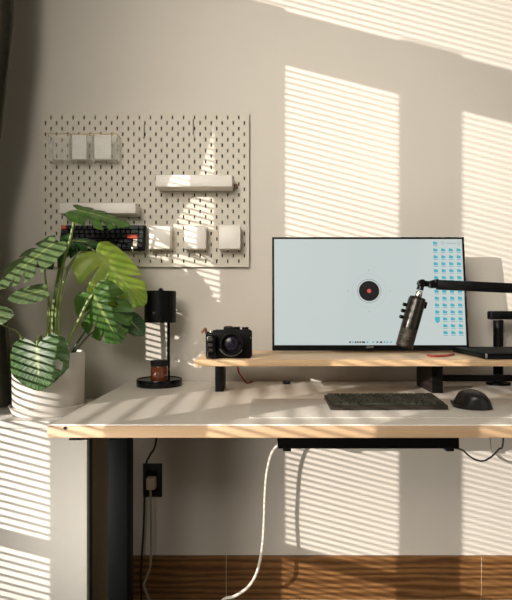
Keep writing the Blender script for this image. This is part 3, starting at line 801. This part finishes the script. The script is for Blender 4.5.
# ------------------------------------------------------------------ potted monstera
PD = 1.692
pcx, pcy = P(49, 0, PD).x, PD-DW
PR = .1085
pt = thing('potted_monstera', 'potted split-leaf plant in a white pot on the white cabinet', 'potted plant', (pcx, pcy, CT))
pz1 = P(0, 351.5, PD).z
bm = B()
lathe(bm, [(PR*.955, CT+.006), (PR*.975, CT+.012), (PR*.985, CT+.06), (PR, pz1-.004), (PR*.99, pz1), (PR*.95, pz1), (PR*.94, pz1-.03), (PR*.93, pz1-.035)], 64, T(pcx, pcy, 0), cap=False)
lathe(bm, [(PR*.955, CT+.006), (0, CT+.006)], 64, T(pcx, pcy, 0), cap=False)
pot = obj('pot', bm, M['pot'], pt)
bm = B(); lathe(bm, [(PR*.93, CT), (PR*.99, CT+.002), (PR*1.06, CT+.024), (PR*1.075, CT+.026), (PR*1.05, CT+.027), (PR*.98, CT+.0058), (PR*.96, CT+.0055), (0, CT+.0055)], 64, T(pcx, pcy, 0)); obj('saucer', bm, M['pot'], pt)
bm = B(); lathe(bm, [(PR*.94, pz1-.034), (PR*.6, pz1-.028), (0, pz1-.026)], 40, T(pcx, pcy, 0), cap=False); obj('soil', bm, M['soil'], pt)

def leaf(base, tip, width, normal, slits=(), droop=.18, fold=.12, mat_='leaf_mid', lobes=.40, curl=0.0, holes=(), far=1.0):
    """heart shaped monstera leaf: veins fan from the midrib, slits run in from the margin"""
    base, tip = Vector(base), Vector(tip)
    a = tip-base; Lg = a.length; a.normalize()
    n = Vector(normal); n = (n-a*n.dot(a)).normalized(); s = a.cross(n)
    tipr = width*(lobes+(1-lobes)*math.sin(PI*.70)**1.1)*.28
    bm = B(); vl = bm.verts.layers.float.new('vein')
    NU, NV = 96, 10
    for side in (1, -1):
        g = []
        for i in range(NU+1):
            t = i/NU
            s0 = max(.3*Lg, Lg-tipr)*t**1.1
            phi = math.radians(142-140*t**.72)
            ln = width*(lobes+(1-lobes)*math.sin(PI*min(1, .08+t*.62))**1.1)*(1-.0*t)
            ln *= (1-t**2.2*.72)
            if side < 0: ln *= far+(1-far)*t**3
            if t < .06: ln *= .75+.25*(t/.06)
            cut = 1.0
            for (c, w, dep, sd) in slits:
                if sd in (0, side):
                    q = abs(t-c)/w
                    if q < 1: cut = min(cut, dep+(1-dep)*q**3.0)
            row = []
            v_idx = (t*8) % 1.0
            for j in range(NV+1):
                v = j/NV; r = ln*cut*v
                bend = phi-v*math.radians(22)*(1-t)           # veins curve toward the tip
                u_ = s0+r*math.cos(bend); w_ = r*math.sin(bend)
                x = max(0, u_)/Lg
                lim = Lg*(1-.66*(w_/width)**1.5)
                if u_ > lim: u_ = lim
                zz = -droop*Lg*x*x - abs(fold)*w_*w_/max(width, .01)*2.2 + fold*.4*w_ + .012*width*math.sin(t*50)*v
                zz += curl*w_*side
                vv = bm.verts.new(base+a*u_+s*(side*w_)+n*zz)
                vn = .8 if v < .02 else max(0, .5-abs(v_idx-.5)*9)*.5*(1-v*.6)
                vv[vl] = max(0, vn)
                row.append(vv)
            g.append(row)
        for i in range(NU):
            for j in range(NV):
                tm, vm = (i+.5)/NU, (j+.5)/NV
                if any(sd in (0, side) and ((tm-ht)/hw)**2+((vm-hv)/hh_)**2 < 1 for ht, hw, hv, hh_, sd in holes): continue
                if side > 0: bm.faces.new((g[i][j], g[i+1][j], g[i+1][j+1], g[i][j+1]))
                else: bm.faces.new((g[i][j+1], g[i+1][j+1], g[i+1][j], g[i][j]))
        # closing the tip
        bm.faces.new([g[NU][j] for j in range(NV+1)] + [bm.verts.new(base+a*(Lg)-n*droop*Lg)]) if False else None
    bmesh.ops.remove_doubles(bm, verts=bm.verts, dist=.0002)
    bmesh.ops.holes_fill(bm, edges=[], sides=0)
    return obj('leaf', bm, M[mat_], pt, sm=180)

SL = [(.16, .030, .30, 0), (.30, .028, .36, 0), (.44, .028, .40, 0), (.58, .026, .45, 0), (.72, .024, .5, 0)]
SL2 = [(.20, .028, .45, 1), (.36, .026, .42, 0), (.52, .026, .42, -1), (.66, .022, .5, 0)]
# top leaf, seen nearly edge on, pointing right
leaf(P(78, 210, 1.70), P(131, 222, 1.73), .112, (-.18, -.46, .86), [(.25, .04, .4, 0), (.42, .035, .42, 0), (.58, .03, .5, 0)], .08, .12, 'leaf_mid', lobes=.55)
# big striped leaf reaching left
leaf(P(54, 243, 1.68), P(-6, 288, 1.60), .125, (-.50, -.74, .45), SL2, .03, .06, 'leaf_pale')
# drooping centre leaf, its shade put into the dark green
leaf(P(70, 242, 1.73), P(33, 263, 1.71), .092, (.15, -.66, .74), [(.22, .04, .4, 0), (.40, .035, .35, 0), (.58, .03, .4, 0)], .12, .12, 'leaf_shaded')
leaf(P(70, 241, 1.73), P(99, 240, 1.74), .075, (.0, -.45, .85), [(.25, .04, .4, 0), (.48, .035, .4, 0)], .16, .15, 'leaf_shaded')
# leaf on the right, sunlight put into its bright lime colour
leaf(P(96, 252, 1.72), P(146, 304, 1.735), .150, (-.02, -.84, .50), [(.22, .030, .22, 1), (.38, .030, .30, 1), (.54, .028, .40, 0), (.70, .024, .5, 1)], .04, .16, 'leaf_sunlit', far=.62)
# striped leaf below it
leaf(P(93, 294, 1.68), P(119, 344, 1.69), .130, (-.40, -.84, .30), [(.24, .030, .34, 0), (.42, .028, .40, 0), (.60, .026, .48, 0)], .03, .08, 'leaf_mid', holes=((.33, .05, .45, .16, -1),))
# heart shaped leaf in front of the pot
leaf(P(37, 346, 1.575), P(39, 391, 1.555), .124, (-.22, -.93, .22), [], .03, .07, 'leaf_deep', lobes=.58, holes=((.36, .06, .66, .15, -1),))
# small leaves at the left
leaf(P(45, 290, 1.62), P(7, 299, 1.58), .052, (-.40, -.80, .40), [], .03, .1, 'leaf_pale')
leaf(P(-22, 318, 1.53), P(14, 313, 1.53), .052, (-.30, -.80, .5), [], .05, .1, 'leaf_pale')
# little dark leaves behind
leaf(P(127, 317, 1.735), P(144, 335, 1.73), .046, (.2, -.9, .2), [], .05, .1, 'leaf_shaded')
leaf(P(108, 302, 1.745), P(132, 312, 1.74), .050, (.3, -.6, .5), [], .1, .1, 'leaf_shaded')
soilz = pz1-.03
def stalk(pts, r, r1, m='stem'):
    bm = B(); tube(bm, pts, r, 8, r1); obj('stalk', bm, M[m], pt)
root = lambda dx, dy: (pcx+dx, pcy+dy, soilz)
stalk([root(.03, .0), P(56, 320, 1.68), P(62, 270, 1.69), P(70, 240, 1.695), P(74, 222, 1.70), P(78, 210, 1.70)], .0058, .0036)
stalk([root(.02, -.0), P(53, 320, 1.69), P(56, 290, 1.70), P(60, 268, 1.71), P(66, 250, 1.725), P(70, 242, 1.73)], .0068, .0042)
stalk([root(.04, -.01), P(59, 320, 1.68), P(63, 285, 1.69), P(72, 262, 1.70), P(86, 248, 1.715), P(96, 252, 1.72)], .0056, .0034)
stalk([root(.0, -.03), P(50, 315, 1.66), P(47, 290, 1.66), P(45, 270, 1.67), P(49, 250, 1.675), P(54, 243, 1.68)], .0036, .0024)
stalk([root(.05, -.03), P(72, 333, 1.67), P(80, 318, 1.675), P(87, 303, 1.68), P(93, 294, 1.68)], .0064, .0040)
stalk([root(-.01, -.05), P(47, 330, 1.64), P(48, 310, 1.64), P(48, 297, 1.63), P(45, 290, 1.62)], .0026, .0018)
stalk([root(-.02, -.06), P(41, 338, 1.62), P(38, 338, 1.585), P(37, 346, 1.575)], .0042, .0034)
stalk([root(-.05, -.05), P(20, 335, 1.58), P(-6, 322, 1.54), P(-22, 318, 1.53)], .0034, .0022)
stalk([root(.06, .0), P(80, 345, 1.70), P(92, 333, 1.715), P(110, 322, 1.73), P(127, 317, 1.735)], .0034, .0022, 'stem_dark')
stalk([root(.055, .02), P(76, 345, 1.71), P(86, 330, 1.72), P(98, 312, 1.735), P(108, 302, 1.745)], .0034, .0022, 'stem_dark')

# ------------------------------------------------------------------ light
sd = Vector((1.0, .87, -.26)).normalized()
sl = bpy.data.lights.new('sun', 'SUN'); sl.energy = 5.1; sl.color = (1.0, .925, .84); sl.angle = math.radians(.36)
so = bpy.data.objects.new('sun', sl); COL.objects.link(so); so.rotation_euler = sd.to_track_quat('-Z', 'Y').to_euler(); so.location = (-3, -3, 3)
al = bpy.data.lights.new('window_daylight', 'AREA'); al.shape = 'RECTANGLE'; al.size = 1.3; al.size_y = 1.5
al.energy = 12.9; al.spread = math.radians(66); al.color = (1.0, .93, .82)
ao = bpy.data.objects.new('window_daylight', al); COL.objects.link(ao)
ao.location = (-.72, -2.35, 2.30); ao.rotation_euler = Vector((1, 2.25, -.75)).to_track_quat('-Z', 'Y').to_euler()
a3 = bpy.data.lights.new('low_window_daylight', 'AREA'); a3.shape = 'RECTANGLE'; a3.size = .6; a3.size_y = .5
a3.energy = 6.6; a3.color = (1.0, .93, .82); a3.spread = math.radians(84)
o3 = bpy.data.objects.new('low_window_daylight', a3); COL.objects.link(o3); o3.location = (-.99, -1.0, .42)
o3.rotation_euler = Vector((1, .36, -.03)).to_track_quat('-Z', 'Y').to_euler()
a2 = bpy.data.lights.new('room_bounce_fill', 'AREA'); a2.shape = 'RECTANGLE'; a2.size = 1.6; a2.size_y = 2.0  # added soft fill for bounce from the unseen room, no window there
a2.energy = 6.5; a2.color = (1.0, .94, .84)
o2 = bpy.data.objects.new('room_bounce_fill', a2); COL.objects.link(o2); o2.location = (2.3, -2.3, 1.5)
o2.rotation_euler = (Vector((.1, 0, 1.1))-o2.location).to_track_quat('-Z', 'Y').to_euler()
w = bpy.data.worlds.new('room_air'); sc.world = w; w.use_nodes = True
bg = w.node_tree.nodes['Background']; bg.inputs['Color'].default_value = (1.0, .93, .80, 1); bg.inputs['Strength'].default_value = .072

sc.view_settings.view_transform = 'Standard'; sc.view_settings.look = 'None'
sc.view_settings.exposure = 0; sc.view_settings.gamma = 1

# ------------------------------------------------------------------ camera
cd = bpy.data.cameras.new('viewpoint'); cd.sensor_fit = 'HORIZONTAL'; cd.sensor_width = 36; cd.lens = 36*F/512
cd.shift_x = -9/512; cd.shift_y = 10/512; cd.clip_start = .05
co = bpy.data.objects.new('viewpoint', cd); COL.objects.link(co); co.location = (0, -DW, CZ); co.rotation_euler = (PI/2, 0, 0)
sc.camera = co
